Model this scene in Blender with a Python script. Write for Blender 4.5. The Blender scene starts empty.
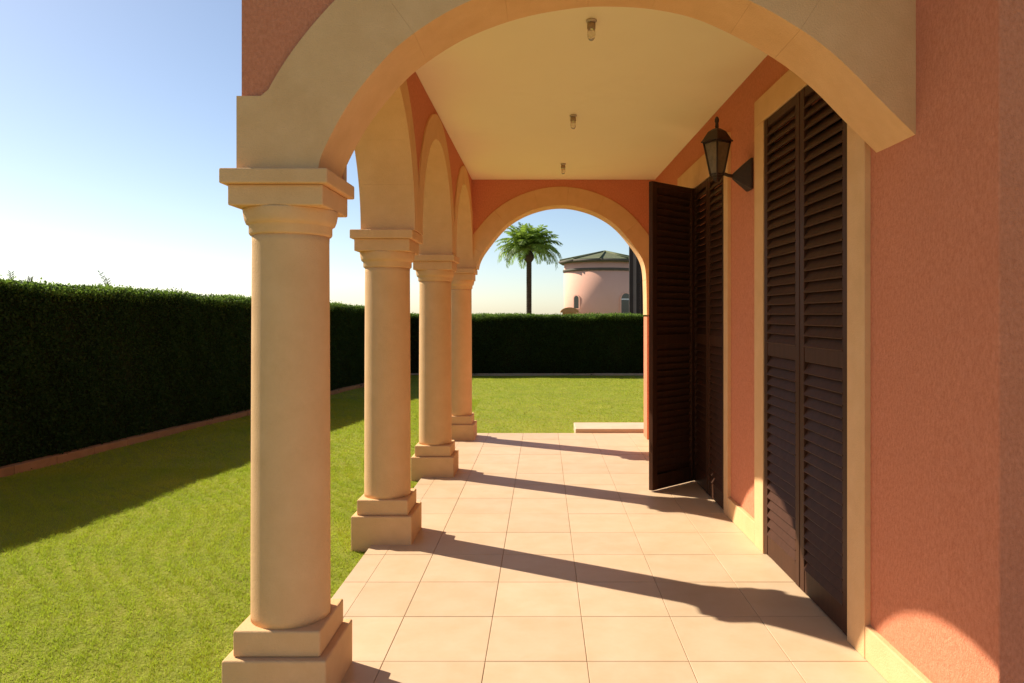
import bpy, bmesh, math, random
import numpy as np
from mathutils import Vector, Matrix
random.seed(7); rng = np.random.default_rng(11)
S = bpy.context.scene
COL = S.collection
EYE = 1.45
PI = math.pi

# ------------------------------------------------------------------ materials
def mat(name, base, rough=0.85, spec=0.25, var=None, vscale=3.0, bump=0.0, bscale=60.0, bdist=0.01,
        metallic=0.0, detail=6.0, coat=0.0, stretch=None, stains=None, stain_scale=1.2, island=0.0,
        bump2=None, trans=None):
    m = bpy.data.materials.new(name); m.use_nodes = True
    nt = m.node_tree; N = nt.nodes; L = nt.links
    p = N['Principled BSDF']
    p.inputs['Roughness'].default_value = rough
    p.inputs['Specular IOR Level'].default_value = spec
    p.inputs['Metallic'].default_value = metallic
    if coat: p.inputs['Coat Weight'].default_value = coat
    p.inputs['Base Color'].default_value = (*base, 1)
    tc = N.new('ShaderNodeTexCoord'); vec = tc.outputs['Object']
    if stretch:
        mp = N.new('ShaderNodeMapping'); mp.inputs['Scale'].default_value = stretch
        L.new(vec, mp.inputs['Vector']); vec = mp.outputs['Vector']
    colsock = None
    if var:
        n = N.new('ShaderNodeTexNoise'); n.inputs['Scale'].default_value = vscale
        n.inputs['Detail'].default_value = detail; n.inputs['Roughness'].default_value = 0.62
        L.new(vec, n.inputs['Vector'])
        r = N.new('ShaderNodeValToRGB')
        r.color_ramp.elements[0].position = 0.32; r.color_ramp.elements[1].position = 0.68
        r.color_ramp.elements[0].color = (*base, 1); r.color_ramp.elements[1].color = (*var, 1)
        L.new(n.outputs['Fac'], r.inputs['Fac']); colsock = r.outputs['Color']
    if stains:
        n = N.new('ShaderNodeTexNoise'); n.inputs['Scale'].default_value = stain_scale
        n.inputs['Detail'].default_value = 8; n.inputs['Roughness'].default_value = 0.7
        L.new(tc.outputs['Object'], n.inputs['Vector'])
        r = N.new('ShaderNodeValToRGB')
        r.color_ramp.elements[0].position = 0.55; r.color_ramp.elements[1].position = 0.78
        r.color_ramp.elements[0].color = (0, 0, 0, 1); r.color_ramp.elements[1].color = (0.6, 0.6, 0.6, 1)
        L.new(n.outputs['Fac'], r.inputs['Fac'])
        mx = N.new('ShaderNodeMix'); mx.data_type = 'RGBA'
        L.new(r.outputs['Color'], mx.inputs['Factor'])
        if colsock: L.new(colsock, mx.inputs['A'])
        else: mx.inputs['A'].default_value = (*base, 1)
        mx.inputs['B'].default_value = (*stains, 1); colsock = mx.outputs['Result']
    if island:
        g = N.new('ShaderNodeNewGeometry')
        mr = N.new('ShaderNodeMapRange'); mr.inputs['To Min'].default_value = 1 - island; mr.inputs['To Max'].default_value = 1 + island
        L.new(g.outputs['Random Per Island'], mr.inputs['Value'])
        hs = N.new('ShaderNodeHueSaturation'); L.new(mr.outputs['Result'], hs.inputs['Value'])
        if colsock: L.new(colsock, hs.inputs['Color'])
        else: hs.inputs['Color'].default_value = (*base, 1)
        colsock = hs.outputs['Color']
    if colsock: L.new(colsock, p.inputs['Base Color'])
    if bump:
        n = N.new('ShaderNodeTexNoise'); n.inputs['Scale'].default_value = bscale
        n.inputs['Detail'].default_value = 5; n.inputs['Roughness'].default_value = 0.65
        L.new(vec, n.inputs['Vector'])
        b = N.new('ShaderNodeBump'); b.inputs['Strength'].default_value = bump; b.inputs['Distance'].default_value = bdist
        L.new(n.outputs['Fac'], b.inputs['Height'])
        last = b
        if bump2:
            n2 = N.new('ShaderNodeTexNoise'); n2.inputs['Scale'].default_value = bump2[0]; n2.inputs['Detail'].default_value = 3
            L.new(tc.outputs['Object'], n2.inputs['Vector'])
            b2 = N.new('ShaderNodeBump'); b2.inputs['Strength'].default_value = bump2[1]; b2.inputs['Distance'].default_value = bump2[2]
            L.new(n2.outputs['Fac'], b2.inputs['Height']); L.new(b.outputs['Normal'], b2.inputs['Normal']); last = b2
        L.new(last.outputs['Normal'], p.inputs['Normal'])
    if trans:
        out = N['Material Output']
        t = N.new('ShaderNodeBsdfTranslucent'); t.inputs['Color'].default_value = (*trans, 1)
        ms = N.new('ShaderNodeMixShader'); ms.inputs['Fac'].default_value = 0.4
        L.new(p.outputs[0], ms.inputs[1]); L.new(t.outputs[0], ms.inputs[2]); L.new(ms.outputs[0], out.inputs['Surface'])
    return m

M = {}
M['stucco'] = mat('terracotta_stucco', (0.60, 0.205, 0.105), 0.95, 0.1, var=(0.73, 0.285, 0.158), vscale=85, stretch=(1, 1, 0.6), bump=1.0, bscale=160, bdist=0.007,
                  stains=(0.53, 0.185, 0.090), stain_scale=0.7, bump2=(14, 0.35, 0.01))
M['stone'] = mat('cream_cast_stone', (0.69, 0.412, 0.194), 0.9, 0.15, var=(0.75, 0.462, 0.228), vscale=7.0, bump=0.7, bscale=140, bdist=0.004,
                 stains=(0.60, 0.350, 0.158), stain_scale=2.6, bump2=(5, 0.3, 0.008))
M['plaster'] = mat('ceiling_plaster', (0.88, 0.77, 0.50), 0.95, 0.1, var=(0.90, 0.80, 0.53), vscale=0.8, bump=0.35, bscale=70, bdist=0.003,
                   stains=(0.80, 0.69, 0.44), stain_scale=0.7)
M['tile'] = mat('beige_floor_tile', (0.60, 0.438, 0.278), 0.5, 0.25, var=(0.555, 0.385, 0.226), vscale=4.5, bump=0.1, bscale=35, bdist=0.003,
                stains=(0.54, 0.355, 0.195), stain_scale=2.5, island=0.045)
M['grout'] = mat('tile_grout', (0.42, 0.29, 0.18), 0.95, 0.1, var=(0.32, 0.21, 0.13), vscale=9)
M['shutter'] = mat('dark_brown_lacquer', (0.052, 0.0215, 0.0105), 0.5, 0.1, var=(0.070, 0.029, 0.015), vscale=4, bump=0.06, bscale=40, bdist=0.002, stretch=(6, 6, 0.6))
M['metal'] = mat('dark_brown_metal', (0.035, 0.022, 0.016), 0.5, 0.4, var=(0.06, 0.035, 0.022), vscale=25, bump=0.15, bscale=120, bdist=0.001, metallic=0.3)
M['frost'] = mat('smoked_glass', (0.13, 0.095, 0.055), 0.25, 0.3, var=(0.19, 0.14, 0.08), vscale=30)
M['dark_glass'] = mat('dark_window_glass', (0.012, 0.014, 0.016), 0.06, 0.5)
M['porcelain'] = mat('white_lamp_base', (0.55, 0.46, 0.36), 0.5, 0.3)
M['leaf'] = mat('hedge_leaf', (0.026, 0.046, 0.012), 0.7, 0.12, var=(0.040, 0.066, 0.016), vscale=6, island=0.4, trans=(0.04, 0.075, 0.01))
M['litleaf'] = mat('hedge_leaf_painted_sun', (0.085, 0.145, 0.030), 0.6, 0.2, var=(0.13, 0.19, 0.04), vscale=5, island=0.35, trans=(0.20, 0.32, 0.04))  # leaves of the hedge top, sunlight on them painted in as lighter green
M['holder'] = mat('brown_lamp_holder', (0.36, 0.26, 0.16), 0.5, 0.3)
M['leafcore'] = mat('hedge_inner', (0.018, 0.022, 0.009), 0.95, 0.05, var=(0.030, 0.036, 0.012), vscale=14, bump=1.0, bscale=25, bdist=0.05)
M['twig'] = mat('hedge_twig', (0.10, 0.085, 0.05), 0.9, 0.1)
M['kerb'] = mat('terracotta_kerb', (0.27, 0.130, 0.050), 0.9, 0.15, var=(0.33, 0.165, 0.070), vscale=8, bump=0.4, bscale=60, bdist=0.004, island=0.08)
M['greykerb'] = mat('grey_kerb', (0.30, 0.24, 0.16), 0.9, 0.15, var=(0.36, 0.29, 0.20), vscale=8, bump=0.4, bscale=60, bdist=0.004, island=0.08)
M['lawn'] = mat('lawn_soil_and_thatch', (0.22, 0.26, 0.03), 0.95, 0.1, var=(0.32, 0.32, 0.045), vscale=2.2, bump=1.0, bscale=45, bdist=0.03,
                stains=(0.27, 0.205, 0.055), stain_scale=0.9, bump2=(9, 0.5, 0.05))
M['blade'] = mat('grass_blade', (0.285, 0.315, 0.018), 0.6, 0.15, var=(0.49, 0.40, 0.032), vscale=1.3, island=0.22, trans=(0.42, 0.56, 0.04), stains=(0.46, 0.40, 0.08), stain_scale=0.8)
M['farground'] = mat('dry_ground', (0.25, 0.21, 0.13), 0.95, 0.1, var=(0.16, 0.18, 0.07), vscale=0.05)
M['paving'] = mat('pale_step', (0.62, 0.47, 0.33), 0.8, 0.2, var=(0.56, 0.41, 0.28), vscale=5, bump=0.2, bscale=60, bdist=0.002)
M['pinkwall'] = mat('pale_pink_render', (0.88, 0.50, 0.37), 0.9, 0.1, var=(0.84, 0.46, 0.33), vscale=0.6, bump=0.3, bscale=30, bdist=0.01, stains=(0.78, 0.43, 0.31), stain_scale=0.5)
M['greenroof'] = mat('mossy_green_roof', (0.100, 0.125, 0.058), 0.85, 0.2, var=(0.15, 0.15, 0.085), vscale=1.5, bump=0.5, bscale=9, bdist=0.05)
M['darkband'] = mat('dark_band', (0.10, 0.085, 0.065), 0.8, 0.2, var=(0.13, 0.11, 0.08), vscale=3)
M['whiteframe'] = mat('white_window_bar', (0.75, 0.72, 0.68), 0.6, 0.3)
M['terracotta_roof'] = mat('terracotta_tile', (0.45, 0.21, 0.08), 0.9, 0.1, var=(0.52, 0.27, 0.11), vscale=4, bump=0.5, bscale=20, bdist=0.03)
M['trunk'] = mat('palm_trunk', (0.055, 0.042, 0.028), 0.95, 0.1, var=(0.09, 0.07, 0.045), vscale=3, bump=1.0, bscale=6, bdist=0.06, stretch=(1, 1, 5))
M['frond'] = mat('palm_frond', (0.11, 0.18, 0.035), 0.5, 0.3, var=(0.16, 0.24, 0.045), vscale=2, island=0.25, trans=(0.28, 0.42, 0.05))
M['darktimber'] = mat('dark_timber', (0.028, 0.018, 0.014), 0.6, 0.3, var=(0.04, 0.026, 0.02), vscale=3, bump=0.3, bscale=20, bdist=0.005)
M['greypost'] = mat('grey_brown_post', (0.17, 0.13, 0.115), 0.7, 0.3, var=(0.21, 0.165, 0.14), vscale=3)

# ------------------------------------------------------------------ helpers
def link(o, parent=None):
    COL.objects.link(o)
    if parent: o.parent = parent
    return o

class MB:
    """collects shapes (world coordinates) into one mesh object"""
    def __init__(self, org=(0, 0, 0)): self.bm = bmesh.new(); self.org = Vector(org)
    def poly_extrude(self, pts, off):
        bm = self.bm; off = Vector(off)
        a = [bm.verts.new(Vector(p)) for p in pts]; b = [bm.verts.new(Vector(p) + off) for p in pts]
        n = len(a)
        bm.faces.new(a); bm.faces.new(b[::-1])
        for i in range(n): bm.faces.new((a[i], b[i], b[(i + 1) % n], a[(i + 1) % n]))
        return self
    def box(self, x0, x1, y0, y1, z0, z1):
        return self.poly_extrude([(x0, y0, z0), (x1, y0, z0), (x1, y1, z0), (x0, y1, z0)], (0, 0, z1 - z0))
    def lathe(self, prof, cx, cy, n=48, smooth=True):
        bm = self.bm; rings = []
        for r, z in prof:
            rings.append([bm.verts.new((cx + r * math.cos(2 * PI * i / n), cy + r * math.sin(2 * PI * i / n), z)) for i in range(n)])
        for k in range(len(rings) - 1):
            for i in range(n):
                f = bm.faces.new((rings[k][i], rings[k][(i + 1) % n], rings[k + 1][(i + 1) % n], rings[k + 1][i])); f.smooth = smooth
        bm.faces.new(rings[0][::-1]); bm.faces.new(rings[-1]); return self
    def frustum(self, c, w0, z0, w1, z1, rot=0, n=4):
        bm = self.bm
        def ring(w, z): return [bm.verts.new((c[0] + w * math.cos(rot + 2 * PI * i / n), c[1] + w * math.sin(rot + 2 * PI * i / n), z)) for i in range(n)]
        a, b = ring(w0, z0), ring(w1, z1)
        for i in range(n): bm.faces.new((a[i], a[(i + 1) % n], b[(i + 1) % n], b[i]))
        bm.faces.new(a[::-1]); bm.faces.new(b); return self
    def tube(self, pts, radii, n=10):
        bm = self.bm; rings = []
        P = [Vector(p) for p in pts]
        for i, p in enumerate(P):
            d = (P[min(i + 1, len(P) - 1)] - P[max(i - 1, 0)]).normalized()
            u = d.orthogonal().normalized() if i == 0 else (u - d * u.dot(d)).normalized()
            v = d.cross(u)
            rings.append([bm.verts.new(p + (u * math.cos(2 * PI * k / n) + v * math.sin(2 * PI * k / n)) * radii[i]) for k in range(n)])
        for a, b in zip(rings, rings[1:]):
            for k in range(n):
                f = bm.faces.new((a[k], a[(k + 1) % n], b[(k + 1) % n], b[k])); f.smooth = True
        bm.faces.new(rings[0][::-1]); bm.faces.new(rings[-1]); return self
    def build(self, name, m, parent=None, bevel=0.0, seg=2, angle=40, autosmooth=False):
        bm = self.bm
        bmesh.ops.transform(bm, matrix=Matrix.Translation(-self.org), verts=bm.verts)
        bmesh.ops.recalc_face_normals(bm, faces=bm.faces)
        me = bpy.data.meshes.new(name); bm.to_mesh(me); bm.free()
        me.materials.append(m)
        o = bpy.data.objects.new(name, me); link(o, parent)
        if not parent: o.location = self.org
        if bevel:
            b = o.modifiers.new('bevel', 'BEVEL'); b.width = bevel; b.segments = seg; b.limit_method = 'ANGLE'; b.angle_limit = math.radians(angle)
            b.harden_normals = False
        return o

def tag(o, label, cat, group=None):
    o['kind'] = 'thing'; o['label'] = label; o['category'] = cat
    if group: o['group'] = group
    return o
def structure(o): o['kind'] = 'structure'; return o
def thing(name, label, cat, loc, rz=0.0, group=None):
    o = bpy.data.objects.new(name, None); o.location = loc; o.rotation_euler = (0, 0, rz); o.empty_display_size = 0.2
    link(o); return tag(o, label, cat, group)
def copy_tree(o, parent=None):
    c = o.copy(); COL.objects.link(c)
    if parent: c.parent = parent
    for ch in [k for k in bpy.data.objects if k.parent == o]: copy_tree(ch, c)
    return c

def quads_mesh(name, V, nper, m, org, parent=None):
    """V: (n*nper,3) array, faces of nper verts each"""
    V = np.asarray(V, dtype=np.float32) - np.asarray(org, dtype=np.float32)
    n = len(V) // nper
    me = bpy.data.meshes.new(name)
    me.vertices.add(len(V)); me.vertices.foreach_set('co', V.ravel())
    me.loops.add(len(V)); me.loops.foreach_set('vertex_index', np.arange(len(V), dtype=np.int32))
    me.polygons.add(n)
    me.polygons.foreach_set('loop_start', np.arange(0, len(V), nper, dtype=np.int32))
    me.update(calc_edges=True); me.validate()
    me.materials.append(m)
    o = bpy.data.objects.new(name, me); link(o, parent)
    if not parent: o.location = org
    return o

def spline(pts, n):
    """Catmull-Rom through 2D pts, n samples per span"""
    P = [Vector(p) for p in pts]; P = [P[0] * 2 - P[1]] + P + [P[-1] * 2 - P[-2]]
    out = []
    for i in range(1, len(P) - 2):
        for k in range(n):
            t = k / n
            a, b, c, d = P[i - 1], P[i], P[i + 1], P[i + 2]
            out.append(0.5 * ((2 * b) + (c - a) * t + (2 * a - 5 * b + 4 * c - d) * t * t + (3 * b - a - 3 * c + d) * t ** 3))
    out.append(P[-2]); return out
def offset_curve(C, w):
    out = []
    for i, p in enumerate(C):
        d = (C[min(i + 1, len(C) - 1)] - C[max(i - 1, 0)]).normalized()
        out.append(p + Vector((-d.y, d.x)) * w)
    return out

# ------------------------------------------------------------------ measures
COLX = -0.990; COLY = [2.91 + 1.948 * i for i in range(4)]
SPR = 0.54 + EYE                      # springing height
CEIL = 1.575 + EYE
TOP = 2.75 + EYE                      # top of walls (out of the picture)
def wx(y, out=0.0): return 1.358 - 0.0140 * (y - 2.9) - out    # face of door surrounds and skirting
WALL = 0.026                          # stucco lies this far behind it
LAWN = -0.035

# ------------------------------------------------------------------ setting: ground
g = MB(); g.box(-400, 400, -60, 900, -0.9, LAWN - 0.14); structure(g.build('ground', M['farground']))
# lawn with gentle unevenness
xs = np.concatenate([np.arange(-9, -1.06, 0.10), np.arange(-1.06, 9.01, 0.25)]); ys = np.arange(-4, 20.01, 0.14)
bm = bmesh.new(); grid = []
def lawn_z(x, y):
    return LAWN + 0.012 * math.sin(1.3 * x + 0.5 * y) * math.sin(0.9 * y - 0.4 * x) + 0.006 * math.sin(4.1 * x + 2) * math.sin(3.3 * y)
for y in ys: grid.append([bm.verts.new((x, y, lawn_z(x, y) - (0.10 if (-1.0 < x < 6 and y < 8.9) else 0))) for x in xs])
for j in range(len(ys) - 1):
    for i in range(len(xs) - 1):
        f = bm.faces.new((grid[j][i], grid[j][i + 1], grid[j + 1][i + 1], grid[j + 1][i])); f.smooth = True
me = bpy.data.meshes.new('lawn'); bm.to_mesh(me); bm.free(); me.materials.append(M['lawn'])
structure(link(bpy.data.objects.new('lawn', me)))

# turf blades
def blades(n, x0, x1, y0, y1, hmin, hmax, w, keep):
    x = rng.uniform(x0, x1, n); y = rng.uniform(y0, y1, n)
    k = keep(x, y); x, y = x[k], y[k]; n = len(x)
    cell = np.floor(x * 22 + 3 * np.sin(3.1 * y)).astype(np.int64) * 7919 + np.floor(y * 22 + 3 * np.sin(2.7 * x)).astype(np.int64) * 104729
    clump = ((cell * 2654435761) % 1000003) / 1000003.0
    z = LAWN + 0.012 * np.sin(1.3 * x + 0.5 * y) * np.sin(0.9 * y - 0.4 * x) + 0.006 * np.sin(4.1 * x + 2) * np.sin(3.3 * y) - 0.004
    h = 0.85 * rng.uniform(hmin, hmax, n) * (0.45 + 0.85 * clump)
    a = rng.uniform(0, 2 * PI, n); lean = rng.uniform(0.3, 1.3, n) * h; la = rng.uniform(0, 2 * PI, n)
    ww = w * rng.uniform(0.6, 1.3, n)
    b = np.stack([x, y, z], 1); d = np.stack([np.cos(a), np.sin(a), 0 * a], 1) * ww[:, None]
    t = b + np.stack([np.cos(la) * lean, np.sin(la) * lean, h], 1)
    V = np.empty((n, 3, 3)); V[:, 0] = b - d; V[:, 1] = b + d; V[:, 2] = t
    return V.reshape(-1, 3)
def hedge_x(y): return -5.00 + 0.152 * (y - 7.16)
V = np.concatenate([
    blades(330000, -5.2, -1.06, 2.4, 7.2, 0.014, 0.032, 0.0022, lambda x, y: (x < -1.075) & (x > hedge_x(y) + .12)),
    blades(190000, -5.2, -1.06, 7.0, 13.0, 0.015, 0.032, 0.0032, lambda x, y: (x < -1.075) & (x > hedge_x(y) + .12)),
    blades(120000, -4.6, 2.2, 9.0, 18.0, 0.015, 0.032, 0.0045, lambda x, y: (x > hedge_x(y) + .12) & (y > 9.14) & ~((x > .38) & (y < 9.75))),
])
gr = quads_mesh('grass', V, 3, M['blade'], (0, 0, 0)); gr['kind'] = 'stuff'

# ------------------------------------------------------------------ floor
fl = MB()
xj = [-1.085, -0.956, -0.668, -0.2415, 0.185, 0.6115, 1.038, 1.405]
yj = [3.10 + 0.460 * k for k in range(-10, 13)] + [9.09]
GW = 0.0015
for i in range(len(xj) - 1):
    for j in range(len(yj) - 1):
        x0, x1 = xj[i] + (GW if xj[i] != -0.956 else 0.0005), xj[i + 1] - (GW if xj[i + 1] != -0.956 else 0.0005); y0, y1 = yj[j] + GW, yj[j + 1] - GW
        dz = random.uniform(-0.0006, 0.0006)
        fl.box(x0, x1, y0, y1, -0.022 + dz, dz)
for i in range(4):                                   # unseen paving round the house corner, added to bounce warm light
    for j in range(9):
        x0 = 1.405 + 0.4265 * i; fl.box(x0 + GW, x0 + 0.4265 - GW, yj[j] + GW, min(yj[j + 1], 2.25) - GW, -0.022, random.uniform(-0.0006, 0.0006))
fo = structure(fl.build('terrace_floor', M['tile'], bevel=0.0018, seg=2))
gb = MB(); gb.box(-1.079, 1.42, yj[0], 9.084, -0.30, -0.0035); gb.box(1.4205, 3.10, yj[0], 2.25, -0.30, -0.0037); structure(gb.build('floor_bed', M['grout']))

# ------------------------------------------------------------------ columns
def column_proto():
    org = (COLX, COLY[0], 0)
    t = thing('column', '', 'column', org, group='cream columns of the garden arcade')
    cx, cy = COLX, COLY[0]
    def sq(w, z0, z1, nm, bev=0.008, p=None):
        b = MB(org); b.box(cx - w / 2, cx + w / 2, cy - w / 2, cy + w / 2, z0, z1); return b.build(nm, M['stone'], p or t, bevel=bev, seg=3)
    sq(0.385, -0.10, 0.178, 'plinth'); sq(0.325, 0.178, 0.275, 'base_block')
    prof = [(0.149, 0.27)]
    for k in range(13):
        u = k / 12; prof.append((0.149 - 0.0045 * u ** 1.6, 0.30 + u * 1.43))
    prof += [(0.146, 1.765)]
    MB(org).lathe(prof, cx, cy, 64).build('shaft', M['stone'], t)
    # capital: neck ring, echinus, square tiers
    cp = MB(org).lathe([(0.140, 1.755), (0.152, 1.758), (0.156, 1.765), (0.156, 1.793), (0.160, 1.797), (0.166, 1.80), (0.172, 1.815), (0.176, 1.835), (0.178, 1.852), (0.178, 1.857)], cx, cy, 64)
    cap = cp.build('capital', M['stone'], t)
    sq(0.352, 1.856, 1.934, 'lower_slab', 0.006, cap); sq(0.398, 1.934, 1.990, 'abacus', 0.006, cap)
    return t
C0 = column_proto()
for ch in bpy.data.objects:
    if ch.name == 'shaft':
        for f in ch.data.polygons: f.use_smooth = abs(f.normal.z) < 0.9
clabels = ['nearest and largest cream stone column, on the left, its base at the bottom edge',
           'second cream stone column from the camera, between the nearest and the two far ones',
           'third cream stone column, just in front of the farthest one and overlapping it',
           'farthest cream stone column, carrying the left end of the back arch']
for i, y in enumerate(COLY):
    c = C0 if i == 0 else copy_tree(C0)
    c.location = (COLX - (0.03 if i == 1 else 0), y, 0); c['label'] = clabels[i]

# ------------------------------------------------------------------ arches
def arch_ring(mb, C, width, to3, off, z_block, block_edge, clamp=None, right_block=None, seg=11, gap=0.0002):
    """voussoir ring between intrados C and its offset; springers include the impost block"""
    E = offset_curve(C, width)
    if clamp: E = [Vector((min(max(e.x, clamp[0]), clamp[1]), e.y)) for e in E]
    n = len(C)
    cuts = [round(k * (n - 1) / seg) for k in range(seg + 1)]
    for k in range(seg):
        a, b = cuts[k], cuts[k + 1]
        ci = C[a:b + 1]; ei = E[a:b + 1]
        if k > 0: ci = [ci[0] + (ci[1] - ci[0]).normalized() * gap] + ci[1:]; ei = [ei[0] + (ei[1] - ei[0]).normalized() * gap if (ei[1] - ei[0]).length > 1e-6 else ei[0]] + ei[1:]
        pts = ci + ei[::-1]
        # drop duplicate points
        q = []
        for p in pts:
            if not q or (p - q[-1]).length > 1e-5: q.append(p)
        if (q[0] - q[-1]).length < 1e-5: q.pop()
        mb.poly_extrude([to3(p.x, p.y) for p in q], off)
    return E

def wall_notch(C, w): return offset_curve(C, w)

# front arch (plane XZ), the wall faces the camera
FY0, FY1 = 2.765, 3.055
fc = [(-0.838, 0.54), (-0.815, 0.615), (-0.735, 0.765), (-0.635, 0.90), (-0.513, 1.022), (-0.323, 1.144), (-0.1, 1.228), (0.12, 1.270), (0.27, 1.278), (0.45, 1.267), (0.63, 1.228), (0.806, 1.150), (0.914, 1.089), (1.024, 1.016), (1.133, 0.922), (1.241, 0.812), (1.328, 0.725), (1.42, 0.635)]
FC = [Vector((x, z + EYE)) for x, z in fc]
FCs = spline(FC, 5)
FCs = [p for p in FCs]
# trimming against the house wall
fw = thing('front_arch_wall', 'wide arched wall end nearest the camera, shaded cream arch rim under dark terracotta render', 'arch', ((-1.126 + 1.36) / 2, FY0, SPR))
org = tuple(fw.location)
N = wall_notch(FCs, 0.05)
pl = [(-1.126, SPR + 0.002), (-0.90, SPR + 0.002)] + [(p.x, p.y) for p in N if p.y > SPR + 0.01 and p.x < 1.372 and p.x > -0.9] 
pl += [(1.372, pl[-1][1]), (1.372, TOP), (-1.126, TOP)]
MB(org).poly_extrude([(x, FY0, z) for x, z in pl], (0, FY1 - FY0, 0)).build('rendered_wall', M['stucco'], fw)
a = MB(org)
Fring = [p for p in FCs if p.x < 1.391]
E = offset_curve(FCs, 0.285)[:len(Fring)]
seg = 9; n = len(Fring); cuts = [0] + [round(n * t) for t in (0.245, 0.34, 0.44, 0.54, 0.64, 0.74)] + [n - 1]
for k in range(len(cuts) - 1):
    i0, i1 = cuts[k], cuts[k + 1]
    ci = [Fring[i] for i in range(i0, i1 + 1)]; ei = [E[i] for i in range(i0, i1 + 1)]
    if k > 0:
        ci[0] = ci[0] + (ci[1] - ci[0]).normalized() * 0.0004; ei[0] = ei[0] + (ei[1] - ei[0]).normalized() * 0.0004
    if k == 0:
        zb = 0.815 + EYE
        e2 = [e for e in ei if e.y > zb and e.x > -1.06]
        pts = ci + e2[::-1] + [Vector((-1.05, zb)), Vector((-1.140, zb)), Vector((-1.140, SPR))]
    else: pts = ci + ei[::-1]
    if k == len(cuts) - 2:
        # carried on up against the house wall
        pts = ci + [Vector((1.392, ci[-1].y)), Vector((1.392, 3.06)), Vector((1.20, 3.06))] + [e for e in ei[::-1] if e.x < 1.19]
    else:
        pts = [Vector((min(p.x, 1.392), p.y)) for p in pts]
    q = []
    for p in pts:
        if not q or (p - q[-1]).length > 1e-4: q.append(p)
    a.poly_extrude([(p.x, FY0 - 0.014, p.y) for p in q], (0, FY1 - FY0 + 0.026, 0))
a.build('arch_surround', M['stone'], fw, bevel=0.0006, seg=2, angle=50)

# side arcade (plane YZ)
AX0, AX1 = -1.150, -0.826
sw = thing('arcade_wall', 'garden side wall of three tall round cream arches over the row of columns', 'arcade', ((AX0 + AX1) / 2, 5.85, SPR))
org = tuple(sw.location)
R = 0.822
pts = [(FY1 + 0.002, SPR + 0.002)]
bays = []
for i in range(3):
    yc = COLY[i] + 0.974; bays.append(yc)
    Cw = [(yc - (R + 0.05) * math.cos(t), SPR + 0.002 + (R + 0.05) * math.sin(t)) for t in np.linspace(0.0, PI, 61)]
    pts += Cw
pts[0] = (FY1 + 0.002, SPR + 0.002)
pts = [p for p in pts if p[0] >= FY1 + 0.0019]
q = []
for p in pts:
    if not q or abs(p[0] - q[-1][0]) + abs(p[1] - q[-1][1]) > 1e-4: q.append(p)
q += [(8.608, SPR + 0.002), (8.608, TOP - 0.003), (FY1 + 0.002, TOP - 0.003)]
MB(org).poly_extrude([(AX0, y, z) for y, z in q], (AX1 - AX0, 0, 0)).build('rendered_wall', M['stucco'], sw)
for i, yc in enumerate(bays):
    a = MB(org)
    C = [Vector((yc - R * math.cos(t), SPR + R * math.sin(t))) for t in np.linspace(0, PI, 73)]
    lo, hi = yc - 0.9735, yc + 0.9735
    if i == 0: lo = FY1 + 0.014
    if i == 2: hi = 8.596
    C = [Vector((max(p.x, lo + 0.002), p.y)) for p in C]
    arch_ring(a, C, 0.186, lambda u, v: (AX0 - 0.010, u, v), (AX1 - AX0 + 0.022, 0, 0), 0, 0, clamp=(lo, hi), seg=9)
    a.build('arch_surround', M['stone'], sw, bevel=0.0006, seg=2, angle=50)

# back arch (plane XZ)
BY0, BY1 = 8.61, 8.90
bo = [(0.985, 0.50), (0.955, 0.63), (0.87, 0.775), (0.665, 1.02), (0.455, 1.165), (0.22, 1.25), (0, 1.278)]
bx = 0.207
bc = [(bx - o, z) for o, z in bo] + [(bx + o, z) for o, z in bo[::-1][1:]] + [(bx + 0.995, 0.30), (bx + 1.0, 0.0)]
BC = spline([Vector((x, z + EYE)) for x, z in bc], 6)
bw = thing('back_arch_wall', 'far end wall with a wide cream arch framing the palm tree and round house', 'arch', (0.15, BY0, SPR))
org = tuple(bw.location)
NB = offset_curve(BC, 0.05)
pl = [(-1.126, SPR + 0.002)] + [(p.x, p.y) for p in NB if not (p.x < 0 and p.y < SPR + 0.003)]
jx = bx + 1.0
pl += [(jx + 0.05, -0.02 + EYE), (jx + 0.004, -0.02 + EYE), (jx + 0.004, 0.002), (1.305, 0.002), (1.305, TOP - 0.006), (-1.126, TOP - 0.006)]
MB(org).poly_extrude([(x, BY0, z) for x, z in pl], (0, BY1 - BY0, 0)).build('rendered_wall', M['stucco'], bw)
a = MB(org)
C = [p for p in BC]
C[0] = Vector((C[0].x, SPR)) if C[0].y < SPR else C[0]
C = [p for i, p in enumerate(C) if i == 0 or p.x > 0 or p.y > SPR + 0.002]
arch_ring(a, C, 0.215, lambda u, v: (u, BY0 - 0.012, v), (0, BY1 - BY0 + 0.024, 0), 0, 0, clamp=(-1.138, 1.300), seg=9)
a.box(-1.139, C[0].x - 0.01, BY0 - 0.0125, BY1 + 0.0125, SPR + 0.0005, SPR + 0.10)
a.build('arch_surround', M['stone'], bw, bevel=0.003, seg=2, angle=50)

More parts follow.
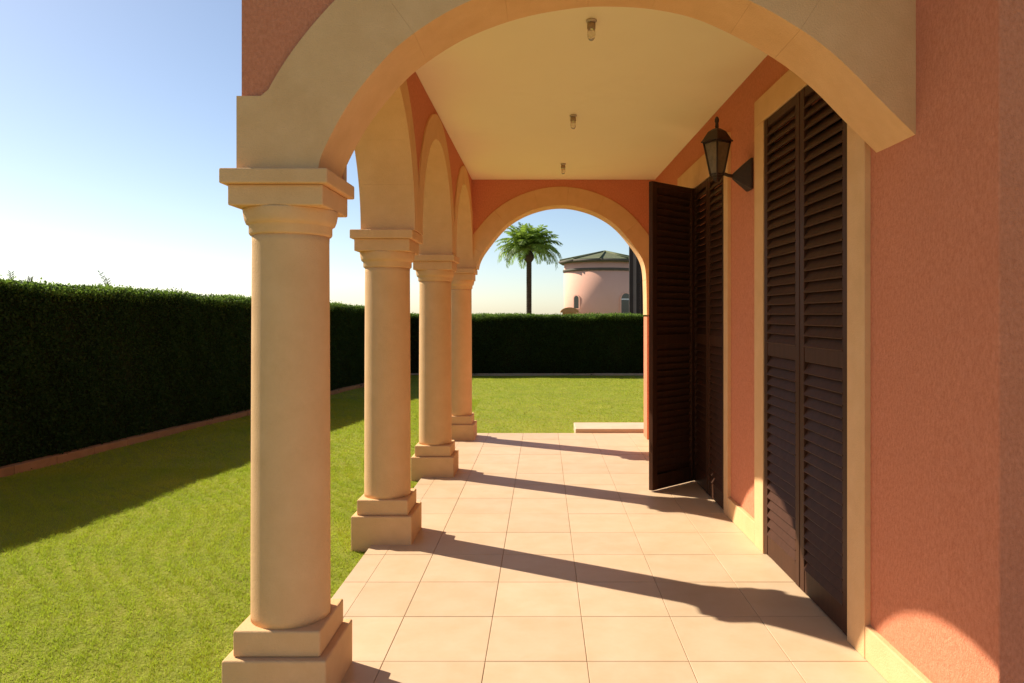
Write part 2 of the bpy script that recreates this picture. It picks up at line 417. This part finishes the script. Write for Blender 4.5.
# ------------------------------------------------------------------ house wall, ceiling
D1 = (3.29, 4.50); D2 = (5.42, 6.98); DT = 1.185 + EYE; DT2 = 1.105 + EYE
hw = thing('house_wall', 'terracotta rendered house wall on the right with cream door surrounds and skirting', 'wall', (1.385, 5.6, 0))
org = tuple(hw.location)
HY0, HY1 = 2.26, 9.03
pl = [(HY0, 0), (D1[0], 0), (D1[0], DT), (D1[1], DT), (D1[1], 0), (D2[0], 0), (D2[0], DT2), (D2[1], DT2), (D2[1], 0), (HY1, 0), (HY1, TOP - 0.009), (HY0, TOP - 0.009)]
MB(org).poly_extrude([(wx(y, -WALL), y, z) for y, z in pl], (0.30, 0, 0)).build('rendered_wall', M['stucco'], hw, bevel=0.006, seg=3)
MB(org).box(wx(HY0, -WALL) + 0.301, 6.0, HY0 + 0.001, HY0 + 0.3, 0, TOP - 0.012).build('end_wall', M['stucco'], hw)
MB(org).box(wx(HY1, -WALL) + 0.301, 6.0, HY1 - 0.3, HY1 - 0.004, 0, TOP - 0.012).build('rear_wall', M['stucco'], hw)
MB(org).box(-1.20, 6.1, HY0 - 0.06, 9.12, TOP, TOP + 0.16).build('unseen_roof', M['stone'], hw)  # unseen roof slab, added to block sun and sky light
MB(org).box(6.002, 6.05, HY0 + 0.004, HY1 - 0.004, 0, TOP - 0.012).build('side_wall', M['stucco'], hw)
def wallprism(mb, pl, t_out=0.0, depth=WALL + 0.05):
    mb.poly_extrude([(wx(y, t_out), y, z) for y, z in pl], (depth, 0, 0))
FWD = 0.17
for d0, d1 in (D1, D2):
    a = MB(org); T_ = DT if d0 == D1[0] else DT2; fl_ = FWD if d0 == D1[0] else 0.105
    wallprism(a, [(d0 - fl_, 0.0), (d0 + 0.004, 0.0), (d0 + 0.004, T_ - 0.004), (d0 - fl_, T_ - 0.004)])
    wallprism(a, [(d1 - 0.004, 0.0), (d1 + FWD, 0.0), (d1 + FWD, T_ - 0.004), (d1 - 0.004, T_ - 0.004)])
    wallprism(a, [(d0 - fl_, T_ - 0.0035), (d1 + FWD, T_ - 0.0035), (d1 + FWD, T_ + (0.155 if T_ == DT else 0.21)), (d0 - fl_, T_ + (0.155 if T_ == DT else 0.21))])
    a.build('door_surround', M['stone'], hw, bevel=0.003)
    gl = MB(org); gl.box(wx(d0) + 0.20, wx(d0) + 0.225, d0 + 0.002, d1 - 0.002, 0.003, T_ - 0.003); gl.build('glass_door', M['dark_glass'], hw)
    th = MB(org); th.box(wx(d0) + 0.05, wx(d0) + 0.33, d0 + 0.001, d1 - 0.001, -0.1, 0.0025); th.build('threshold', M['stone'], hw)
for y0, y1 in ((HY0, D1[0] - FWD - 0.001), (D1[1] + FWD + 0.001, D2[0] - 0.106), (D2[1] + FWD + 0.001, BY0 - 0.015)):
    a = MB(org)
    wallprism(a, [(y0, 0.0), (y1, 0.0), (y1, 0.14), (y0, 0.14)], -0.001)
    a.build('skirting', M['stone'], hw, bevel=0.005)
ce = MB((0.25, 5.85, CEIL))
ce.poly_extrude([(AX1 + 0.001, FY1 + 0.001, CEIL), (wx(FY1, -WALL) - 0.001, FY1 + 0.001, CEIL), (wx(BY0, -WALL) - 0.001, BY0 - 0.001, CEIL), (AX1 + 0.001, BY0 - 0.001, CEIL)], (0, 0, 0.12))
tag(ce.build('ceiling', M['plaster']), 'smooth cream plaster ceiling over the covered terrace', 'ceiling')

# ------------------------------------------------------------------ shutters
def make_leaf(W, parent, loc, rz, side=1, DT=DT, steep=False):
    """leaf hinged at its local origin, running along +y*side; corridor side is -x"""
    H0, H1 = 0.012, DT - 0.008
    t = 0.042; st = 0.062
    def b3(mb, y0, y1, x0, x1, z0, z1):
        y0, y1 = sorted((side * y0, side * y1)); mb.box(x0, x1, y0, y1, z0, z1)
    f = MB()
    b3(f, 0.003, st, 0, t, H0, H1); b3(f, W - st, W - 0.003, 0, t, H0, H1)
    b3(f, st, W - st, 0.003, t - 0.003, H1 - 0.05, H1); b3(f, st, W - st, 0.003, t - 0.003, 1.208, 1.288); b3(f, st, W - st, 0.003, t - 0.003, H0, 0.135)
    leaf = f.build('leaf', M['shutter'], parent, bevel=0.003); leaf.location = loc; leaf.rotation_euler = (0, 0, rz)
    s = MB()
    for z0, z1 in ((0.135, 1.208), (1.288, H1 - 0.05)):
        n = round((z1 - z0) / 0.057); p = (z1 - z0) / n
        for k in range(n):
            zc = z0 + (k + 0.5) * p
            y0, y1 = sorted((side * (st - 0.004), side * (W - st + 0.004)))
            # slat section: a thin leaning blade, lower edge towards the terrace, rounded nose
            sec = [(0.003, -0.034), (0.007, -0.037), (0.012, -0.0345), (t - 0.007, 0.031), (t - 0.010, 0.0365), (t - 0.015, 0.034)] if steep else [(-0.003, -0.030), (0.0, -0.0345), (0.006, -0.035), (t - 0.004, 0.027), (t - 0.006, 0.034), (t - 0.012, 0.034)]
            s.poly_extrude([(x, y0, zc + dz * 0.93) for x, dz in sec], (0, y1 - y0, 0))
    s.build('louvres', M['shutter'], leaf)
    return leaf
tilt = math.atan(0.0140)
def shutters(d, label, n, open_last=None):
    """n hinged leaves side by side; the last may stand open on its joint with the leaf before"""
    yc = (d[0] + d[1]) / 2
    t = thing('shutter_set', label, 'shutters', (wx(yc), yc, 0), 0, 'dark louvred door shutters')
    W = (d[1] - d[0] - 0.012) / n; T_ = DT if d == D1 else DT2
    X = lambda y: wx(y) + 0.006 - wx(yc)
    for k in range(n):
        y0 = d[0] + 0.006 + k * W
        if k == n - 1 and open_last is not None:
            make_leaf(W + 0.07, t, (X(y0) - 0.012, y0 + 0.012 - yc, 0), -math.radians(open_last), -1, T_, True)
        elif n == 2 and k == 1: make_leaf(W - 0.002, t, (X(y0 + W), y0 + W - yc, 0), tilt, -1, T_)
        else: make_leaf(W - 0.002, t, (X(y0), y0 - yc, 0), tilt, 1, T_)
    return t
shutters(D1, 'tall closed dark brown louvred door shutters, nearest the camera on the right wall', 2)
shutters(D2, 'dark brown louvred door shutters behind the wall lantern, one leaf swung open into the terrace', 3, 48)

# ------------------------------------------------------------------ lantern
LX, LY = 1.135, 4.83
wl = thing('wall_lantern', 'dark bronze lantern on a bracket between the two shuttered doors', 'wall lamp', (wx(LY, -WALL), LY, 0.92 + EYE))
org = tuple(wl.location)
zb = 0.905 + EYE; c = (LX, LY)
b = MB(org)                                        # flared back plate
bx0 = wx(LY, -WALL)
pts0 = [(-0.06, -0.10), (0.06, -0.10), (0.06, 0.10), (-0.06, 0.10)]
bm = b.bm
A = [bm.verts.new((bx0, LY + y, 0.915 + EYE + z)) for y, z in pts0]
B = [bm.verts.new((bx0 - 0.015, LY + y, 0.915 + EYE + z)) for y, z in pts0]
Cc = [bm.verts.new((bx0 - 0.120, LY + y * 0.25, 0.905 + EYE + z * 0.16)) for y, z in pts0]
for P_, Q_ in ((A, B), (B, Cc)):
    for i in range(4): bm.faces.new((P_[i], P_[(i + 1) % 4], Q_[(i + 1) % 4], Q_[i]))
bm.faces.new(A); bm.faces.new(Cc)
b.build('wall_plate', M['metal'], wl, bevel=0.003)
MB(org).tube([(bx0 - 0.115, LY, 0.905 + EYE), (bx0 - 0.15, LY, 0.912 + EYE), (LX + 0.04, LY, 0.925 + EYE), (LX, LY, 0.925 + EYE)], [0.012, 0.011, 0.011, 0.013]).build('arm', M['metal'], wl)
def hexr(w): return w
b = MB(org); n6 = 4; r6 = -PI / 2 - 0.20
b.frustum(c, 0.030, zb - 0.012, 0.040, zb + 0.004, r6, n6); b.frustum(c, 0.016, zb - 0.035, 0.026, zb - 0.0125, r6, n6)
ztop = 1.128 + EYE
for i in range(n6):                                 # corner bars
    a0 = r6 + 2 * PI * i / n6
    b.tube([(c[0] + 0.041 * math.cos(a0), c[1] + 0.041 * math.sin(a0), zb + 0.003), (c[0] + 0.085 * math.cos(a0), c[1] + 0.085 * math.sin(a0), ztop)], [0.006, 0.006], 6)
    for w0, zz in ((0.042, zb + 0.012), (0.084, ztop - 0.006)):
        a1 = a0 + 2 * PI / n6
        b.tube([(c[0] + w0 * math.cos(a0), c[1] + w0 * math.sin(a0), zz), (c[0] + w0 * math.cos(a1), c[1] + w0 * math.sin(a1), zz)], [0.005, 0.005], 6)
b.build('lantern_frame', M['metal'], wl)
MB(org).frustum(c, 0.0385, zb + 0.005, 0.082, ztop - 0.001, r6, n6).build('glass', M['frost'], wl)
b = MB(org); b.frustum(c, 0.104, ztop, 0.102, ztop + 0.010, r6, n6); b.frustum(c, 0.097, ztop + 0.0102, 0.058, ztop + 0.070, r6, n6); b.frustum(c, 0.058, ztop + 0.0702, 0.026, ztop + 0.088, r6, n6)
cap = b.build('cap', M['metal'], wl, bevel=0.002)
MB(org).lathe([(0.010, ztop + 0.092), (0.013, ztop + 0.10), (0.010, ztop + 0.125), (0.014, ztop + 0.133), (0.015, ztop + 0.148), (0.009, ztop + 0.162), (0.002, ztop + 0.168)], c[0], c[1], 16).build('finial', M['metal'], cap)

# ------------------------------------------------------------------ ceiling lamps
def ceil_lamp():
    org = (0.262, 4.10, CEIL)
    t = thing('ceiling_lamp', '', 'ceiling lamp', org, group='small jar lamps along the ceiling')
    x, y, z = org
    MB(org).lathe([(0.030, z), (0.034, z - 0.004), (0.034, z - 0.010), (0.022, z - 0.018)], x, y, 24).build('mount', M['porcelain'], t)
    MB(org).lathe([(0.018, z - 0.018), (0.026, z - 0.022), (0.027, z - 0.055), (0.022, z - 0.060)], x, y, 24).build('lamp_holder', M['holder'], t)
    MB(org).lathe([(0.019, z - 0.060), (0.025, z - 0.070), (0.026, z - 0.095), (0.022, z - 0.115), (0.013, z - 0.127), (0.002, z - 0.131)], x, y, 24).build('glass_jar', GLASS, t)
    t.scale = (0.85, 0.85, 0.85); return t
GLASS = bpy.data.materials.new('clear_jar_glass'); GLASS.use_nodes = True
p = GLASS.node_tree.nodes['Principled BSDF']; p.inputs['Base Color'].default_value = (0.93, 0.86, 0.74, 1); p.inputs['Roughness'].default_value = 0.12; p.inputs['Transmission Weight'].default_value = 0.75
L0 = ceil_lamp()
for i, (x, y, lb) in enumerate(((0.258, 3.95, 'glass jar lamp on the ceiling, nearest the camera and largest'), (0.238, 5.83, 'glass jar lamp in the middle of the cream ceiling, second of three'), (0.210, 7.70, 'farthest and smallest glass jar lamp, near the back arch'))):
    l = L0 if i == 0 else copy_tree(L0)
    l.location = (x, y, CEIL); l['label'] = lb

# ------------------------------------------------------------------ step at the back
st = MB((0.85, 9.4, 0)); st.box(0.40, 1.42, 9.115, 9.66, -0.10, 0.048)
tag(st.build('step', M['paving'], bevel=0.008), 'low pale pink step slab on the lawn at the far end of the tiled terrace', 'step')

# ------------------------------------------------------------------ hedges
def leaves(n, P, N, size, spread):
    """leaf quads around points P with outward normals N"""
    n = len(P)
    P = P + N * rng.normal(0, spread, n)[:, None] + rng.normal(0, 0.02, (n, 3))
    d = N * rng.uniform(-0.2, 1.0, n)[:, None] + rng.normal(0, 0.75, (n, 3)); d[:, 2] += 0.35
    d /= np.linalg.norm(d, axis=1)[:, None]
    s = np.cross(d, rng.normal(0, 1, (n, 3))); s /= np.linalg.norm(s, axis=1)[:, None]
    l = size * rng.uniform(0.6, 1.4, n)[:, None]; w = l * rng.uniform(0.28, 0.42, n)[:, None]
    V = np.empty((n, 4, 3)); V[:, 0] = P; V[:, 1] = P + d * l * .5 + s * w; V[:, 2] = P + d * l; V[:, 3] = P + d * l * .5 - s * w
    return V.reshape(-1, 3)
def hedge(name, label, A, B, depth, ha, hb, org, nf, nt, size, kerb_mat, kerb_label, kh, kw, back=True):
    """A->B is the front foot line; body lies to the left of it"""
    A = np.array(A, float); B = np.array(B, float); u = (B - A) / np.linalg.norm(B - A); L_ = np.linalg.norm(B - A)
    nrm = np.array([-u[1], u[0]])          # to the left of A->B
    t = thing(name, label, 'hedge', org, group='clipped garden hedges')
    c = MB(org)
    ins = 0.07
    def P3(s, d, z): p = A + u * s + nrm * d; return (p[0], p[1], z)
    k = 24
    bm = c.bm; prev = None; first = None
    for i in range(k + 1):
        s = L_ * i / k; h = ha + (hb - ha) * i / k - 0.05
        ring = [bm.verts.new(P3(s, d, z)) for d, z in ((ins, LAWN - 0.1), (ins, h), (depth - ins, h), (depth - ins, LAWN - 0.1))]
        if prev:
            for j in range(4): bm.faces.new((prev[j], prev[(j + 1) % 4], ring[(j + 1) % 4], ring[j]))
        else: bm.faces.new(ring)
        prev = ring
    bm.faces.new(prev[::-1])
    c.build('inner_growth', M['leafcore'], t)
    out = []
    def wob(s, v): return 0.030 * np.sin(2.3 * s + 1.7 * v) + 0.02 * np.sin(5.1 * s - 3 * v) + 0.015 * np.sin(11 * s + 7 * v)
    # front
    s = rng.uniform(0, L_, nf); v = rng.uniform(0, 1, nf); h = (ha + (hb - ha) * s / L_)
    z = LAWN + v * (h - LAWN); d = 0.03 + wob(s, z)
    xy = A + u * s[:, None] + nrm * d[:, None]
    out.append(leaves(nf, np.column_stack([xy, z]), np.tile(np.array([-nrm[0], -nrm[1], 0.0]), (nf, 1)), size, 0.028))
    # top
    s = rng.uniform(0, L_, nt); d = rng.uniform(0, depth, nt); h = ha + (hb - ha) * s / L_
    edge = np.minimum(d, depth - d); z = h + 0.6 * wob(s, d * 3) - 0.03 * np.exp(-edge / 0.04) - 0.02
    xy = A + u * s[:, None] + nrm * d[:, None]
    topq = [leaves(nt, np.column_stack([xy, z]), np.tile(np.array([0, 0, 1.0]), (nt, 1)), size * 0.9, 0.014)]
    # soft upright leaves fringing the clipped edge, sunlight painted in as lighter green
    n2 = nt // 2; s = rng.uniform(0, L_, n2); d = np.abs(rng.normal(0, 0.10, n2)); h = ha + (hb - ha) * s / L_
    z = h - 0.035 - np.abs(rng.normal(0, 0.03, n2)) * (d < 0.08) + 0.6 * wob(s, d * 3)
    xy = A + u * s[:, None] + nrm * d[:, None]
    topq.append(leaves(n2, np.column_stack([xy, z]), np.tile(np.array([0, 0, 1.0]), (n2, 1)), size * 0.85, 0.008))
    # back
    nb = nf // 6
    s = rng.uniform(0, L_, nb); v = rng.uniform(0, 1, nb); h = (ha + (hb - ha) * s / L_); z = LAWN + v * (h - LAWN)
    xy = A + u * s[:, None] + nrm * (depth - 0.03)
    out.append(leaves(nb, np.column_stack([xy, z]), np.tile(np.array([nrm[0], nrm[1], 0.0]), (nb, 1)), size * 1.6, 0.03))
    # ends
    for s0, sg in ((0.0, -1), (L_, 1)):
        ne = 2500; d = rng.uniform(0, depth, ne); h = ha if s0 == 0 else hb; z = LAWN + rng.uniform(0, 1, ne) * (h - LAWN)
        xy = A + u * s0 + nrm * d[:, None]
        out.append(leaves(ne, np.column_stack([xy, z]), np.tile(np.array([u[0] * sg, u[1] * sg, 0.0]), (ne, 1)), size * 1.3, 0.03))
    quads_mesh('foliage', np.concatenate(out), 4, M['leaf'], org, t)
    quads_mesh('painted_sun_top', np.concatenate(topq), 4, M['litleaf'], org, t)  # top leaves, lightened in colour to stand for the sun on them
    # kerb of short stones along the foot
    kb = MB((A[0], A[1], LAWN)); s = 0.0
    while s < L_ - 0.1:
        l = 0.50; e = min(s + l, L_)
        pts = [P3(s + 0.002, -kw, LAWN - 0.06), P3(e - 0.002, -kw, LAWN - 0.06), P3(e - 0.002, -0.005, LAWN - 0.06), P3(s + 0.002, -0.005, LAWN - 0.06)]
        kb.poly_extrude(pts, (0, 0, kh + 0.06 + random.uniform(-0.003, 0.003))); s = e
    tag(kb.build('garden_kerb', kerb_mat, bevel=0.006), kerb_label, 'kerb')
    return t, P3
lh, P3 = hedge('hedge', 'long tall clipped hedge in deep shade running back along the left side of the lawn',
       (hedge_x(0.5), 0.5), (hedge_x(18.1), 18.1), 0.62, 1.87, 1.56, (hedge_x(9.2), 9.2, LAWN), 260000, 110000, 0.026,
       M['kerb'], 'long terracotta kerb along the foot of the left hedge', 0.075, 0.10)
def shoot(px, y, x, h, lean, org, parent):
    z0 = px
    m_ = MB(org)
    m_.tube([(x, y, z0 - 0.1), (x + lean * 0.4, y, z0 + h * 0.5), (x + lean, y, z0 + h)], [0.006, 0.004, 0.0015], 6)
    for k in range(9):
        f = 0.25 + 0.08 * k; q_ = Vector((x + lean * f, y, z0 + h * f)); s_ = 1 if k % 2 else -1
        d_ = Vector((0.035 * s_, 0.01, 0.028)); bm = m_.bm
        a_, b_, c_, e_ = (bm.verts.new(q_), bm.verts.new(q_ + d_ * .5 + Vector((0, 0, .008))), bm.verts.new(q_ + d_), bm.verts.new(q_ + d_ * .5 - Vector((0, 0, .008))))
        bm.faces.new((a_, b_, c_, e_))
    m_.build('stray_shoot', M['twig'], parent)
lorg = tuple(lh.location)
for (y, d, h, lean) in ((8.55, 0.25, 0.24, -0.12), (8.61, 0.28, 0.16, -0.05), (7.25, 0.25, 0.13, -0.01), (7.5, 0.3, 0.09, 0.02)):
    s = (y - 0.5) / 0.989; top = 1.87 + (1.56 - 1.87) * s / 17.8
    p = P3(s, d, 0); shoot(top, p[1], p[0], h, lean, lorg, lh)
hedge('hedge', 'low clipped hedge closing the far end of the lawn behind the back arch',
      (-3.75, 18.25), (6.5, 18.25), 0.62, 1.43, 1.43, (1.2, 18.25, LAWN), 120000, 60000, 0.030,
      M['greykerb'], 'pale grey kerb along the foot of the far hedge', 0.05, 0.08)

# ------------------------------------------------------------------ palm
PX, PY = -0.87, 46.0
pz = 3.95 + EYE
pt = thing('palm_tree', 'single tall palm tree with feathery crown beyond the far hedge, framed by the back arch', 'palm tree', (PX, PY, -0.2))
org = tuple(pt.location)
prof = [(0.30, -0.2), (0.24, 0.4)]
for k in range(40):
    z = 0.5 + k * (pz - 1.15) / 40; prof += [(0.170, z), (0.155, z + 0.06)]
prof += [(0.20, pz - 0.62), (0.29, pz - 0.5), (0.33, pz - 0.35), (0.29, pz - 0.2), (0.2, pz - 0.02), (0.08, pz + 0.15)]
MB(org).lathe(prof, PX, PY, 18, smooth=False).build('trunk', M['trunk'], pt)
V = []
nf = 78
for i in range(nf):
    az = i * 2.399963 + random.uniform(-0.2, 0.2); f = i / (nf - 1)
    el = math.radians(88 - 70 * f + random.uniform(-6, 6)); Lf = random.uniform(2.05, 2.4) * (0.86 + 0.2 * min(1, f * 2)); droop = 0.75 + 1.05 * f + random.uniform(-.1, .1)
    hd = Vector((math.cos(az), math.sin(az), 0)); p = Vector((PX, PY, pz)) + hd * 0.06; ns = 26; e = el
    for k in range(ns):
        u = k / ns; e = el - droop * 1.25 * u ** 1.4
        d = hd * math.cos(e) + Vector((0, 0, math.sin(e))); q_ = p + d * (Lf / ns)
        side = hd.cross(Vector((0, 0, 1))); up = side.cross(d)
        # rachis
        w = 0.018 * (1 - u) + 0.004
        V += [p - side * w, p + side * w, q_ + side * w, q_ - side * w]
        if k > 2:
            ll = 0.60 * math.sin(PI * min(1, 0.18 + 0.80 * u)) ** 0.7 * random.uniform(0.85, 1.1)
            for sg in (-1, 1):
                ld = (side * sg * 0.80 + d * 0.55 + up * random.uniform(-0.15, 0.25) - Vector((0, 0, 0.28))).normalized()
                tip = p + ld * ll - Vector((0, 0, 0.10 * ll)); mid = p + ld * ll * 0.5
                wv = d * 0.050
                V += [p - wv * .6, mid - wv, tip, mid + wv]
        p = q_
V = np.array([tuple(v) for v in V])
quads_mesh('crown', V, 4, M['frond'], org, pt)

# ------------------------------------------------------------------ round house
TX, TY, TR = 3.22, 40.0, 2.08
sc_ = 740 / 40.0
rh = thing('round_house', 'round pale pink house with green conical roof and arched windows beyond the far hedge', 'house', (TX, TY, -0.2))
org = tuple(rh.location)
zt = 2.80 + EYE
MB(org).lathe([(TR, -0.2), (TR, zt)], TX, TY, 72).build('wall', M['pinkwall'], rh)
MB(org).lathe([(TR - 0.02, zt - 0.52), (TR + 0.06, zt - 0.50), (TR + 0.075, zt - 0.44), (TR + 0.06, zt - 0.38), (TR - 0.02, zt - 0.36)], TX, TY, 72).build('cornice_band', M['darkband'], rh)
b = MB(org); bm = b.bm
ap = bm.verts.new((TX + 0.12, TY, 3.44 + EYE)); n8 = 10
er = [bm.verts.new((TX + (TR + 0.28) * math.cos(2 * PI * (i + .3) / n8), TY + (TR + 0.28) * math.sin(2 * PI * (i + .3) / n8), zt + 0.10)) for i in range(n8)]
el_ = [bm.verts.new((v.co.x, v.co.y, zt - 0.06)) for v in er]
for i in range(n8):
    bm.faces.new((er[i], er[(i + 1) % n8], ap)); bm.faces.new((el_[i], el_[(i + 1) % n8], er[(i + 1) % n8], er[i]))
bm.faces.new(el_)
roof = b.build('roof', M['greenroof'], rh)
b = MB(org)
for i in range(n8):
    v0 = Vector((TX + (TR + 0.29) * math.cos(2 * PI * (i + .3) / n8), TY + (TR + 0.29) * math.sin(2 * PI * (i + .3) / n8), zt + 0.12)); v1 = Vector((TX + 0.12, TY, 3.45 + EYE))
    b.tube([v0, v1], [0.05, 0.05], 6)
b.build('ridge_tile', M['greenroof'], roof)
b = MB(org)
for i in range(n8):
    a0, a1 = 2 * PI * (i + .3) / n8, 2 * PI * (i + 1.3) / n8; rr = TR + 0.31
    b.tube([(TX + rr * math.cos(a0), TY + rr * math.sin(a0), zt + 0.02), (TX + rr * math.cos(a1), TY + rr * math.sin(a1), zt + 0.02)], [0.06, 0.06], 6)
b.build('gutter', M['darkband'], roof)
def arched_window(u_px, z0, z1, half, bars):
    # direction of the window on the drum that shows at picture column u_px
    xx = (u_px - 543) / 740 * TY; s_ = max(-0.95, min(0.95, (xx - TX) / TR)); ang = -PI / 2 + math.asin(s_)
    n_ = Vector((math.cos(ang), math.sin(ang), 0)); tdir = Vector((-math.sin(ang), math.cos(ang), 0)); o_ = Vector((TX, TY, 0)) + n_ * (TR - 0.08)
    def outline(h, zt_, zb_): 
        pts = [(-h, zb_), (h, zb_)]
        for t in np.linspace(0, PI, 13): pts.append((h * math.cos(t), zt_ - h + h * math.sin(t)))
        return pts
    f = MB(org); f.poly_extrude([o_ + tdir * a + Vector((0, 0, z)) for a, z in outline(half + 0.07, z1 + 0.07, z0)], n_ * 0.115)
    fr = f.build('window', M['pinkwall'], rh)
    f = MB(org); f.poly_extrude([o_ + tdir * a + Vector((0, 0, z)) for a, z in outline(half, z1, z0 + 0.03)], n_ * 0.118); f.build('pane', M['dark_glass'], fr)
    if bars:
        f = MB(org); zc = z1 - half
        f.poly_extrude([o_ + tdir * a + Vector((0, 0, z)) for a, z in ((-half, zc - 0.04), (half, zc - 0.04), (half, zc + 0.03), (-half, zc + 0.03))], n_ * 0.125); f.build('glazing_bar', M['whiteframe'], fr)
arched_window(575.5, 0.32 + EYE, 1.0 + EYE, 0.16, False)
arched_window(622, -0.1 + EYE, 1.12 + EYE, 0.30, True)

# small terracotta roofed shed beside it
gh = thing('garden_hut', 'low hut with rounded terracotta roof peeping over the far hedge below the round house', 'hut', (1.32, 37.0, -0.2))
org = tuple(gh.location)
MB(org).box(0.98, 1.66, 36.7, 37.3, -0.2, 0.12 + EYE).build('wall', M['terracotta_roof'], gh)
MB(org).poly_extrude([(1.32 + 0.46 * math.cos(t), 36.62, 0.12 + EYE + 0.26 * math.sin(t)) for t in np.linspace(0, PI, 15)], (0, 0.76, 0)).build('roof', M['terracotta_roof'], gh)

# dark timber screen to the right of it
ds = thing('timber_screen', 'tall dark brown timber screen with a grey post, right of the round house', 'screen', (3.45, 27.0, -0.2))
org = tuple(ds.location)
zs = 2.85 + EYE
MB(org).box(3.14, 3.27, 26.9, 27.03, -0.2, zs).build('edge_post', M['darktimber'], ds)
MB(org).box(3.275, 3.40, 26.94, 27.08, -0.2, zs - 0.3).build('grey_post', M['greypost'], ds, bevel=0.01)
b = MB(org)
for k in range(9): b.box(3.41 + k * 0.145, 3.548 + k * 0.145, 27.0, 27.04, -0.2, zs - 0.02 * (k % 2))
b.build('boards', M['darktimber'], ds)
MB(org).box(3.40, 4.75, 26.93, 26.995, 1.15 + EYE, 1.25 + EYE).build('cross_rail', M['darktimber'], ds)

# ------------------------------------------------------------------ light, sky, camera
sd = Vector((-1.0, 0.56, 0.950)).normalized()
sun = bpy.data.lights.new('sun', 'SUN'); sun.energy = 5.0; sun.angle = math.radians(0.5); sun.color = (1.0, 0.91, 0.775)
so = bpy.data.objects.new('sun', sun); link(so); so.rotation_euler = sd.to_track_quat('Z', 'Y').to_euler(); so.location = (-8, 6, 10)
w = bpy.data.worlds.new('World'); S.world = w; w.use_nodes = True
nt = w.node_tree; k = nt.nodes.new('ShaderNodeTexSky'); k.sky_type = 'NISHITA'; k.sun_disc = False
k.sun_elevation = math.asin(sd.z); k.sun_rotation = math.atan2(sd.x, sd.y)
k.air_density = 0.80; k.dust_density = 0.50; k.ozone_density = 0.1; k.altitude = 0
bg = nt.nodes['Background']; nt.links.new(k.outputs[0], bg.inputs['Color']); bg.inputs['Strength'].default_value = 0.084

cam = bpy.data.cameras.new('camera'); co = bpy.data.objects.new('camera', cam); link(co)
co.location = (0, 0, EYE); co.rotation_euler = (PI / 2, 0, 0)
cam.sensor_width = 36; cam.lens = 740 / 1024 * 36; cam.shift_x = -31 / 1024; cam.shift_y = -26.5 / 1024
cam.clip_start = 0.05; cam.clip_end = 2000
S.camera = co
S.render.engine = 'CYCLES'
cy = S.cycles; cy.use_denoising = True; cy.max_bounces = 8; cy.diffuse_bounces = 6; cy.glossy_bounces = 3; cy.transmission_bounces = 4
cy.sample_clamp_indirect = 8.0
vs = S.view_settings; vs.view_transform = 'Standard'; vs.look = 'None'; vs.exposure = 0.75; vs.gamma = 1.0; vs.use_curve_mapping = False
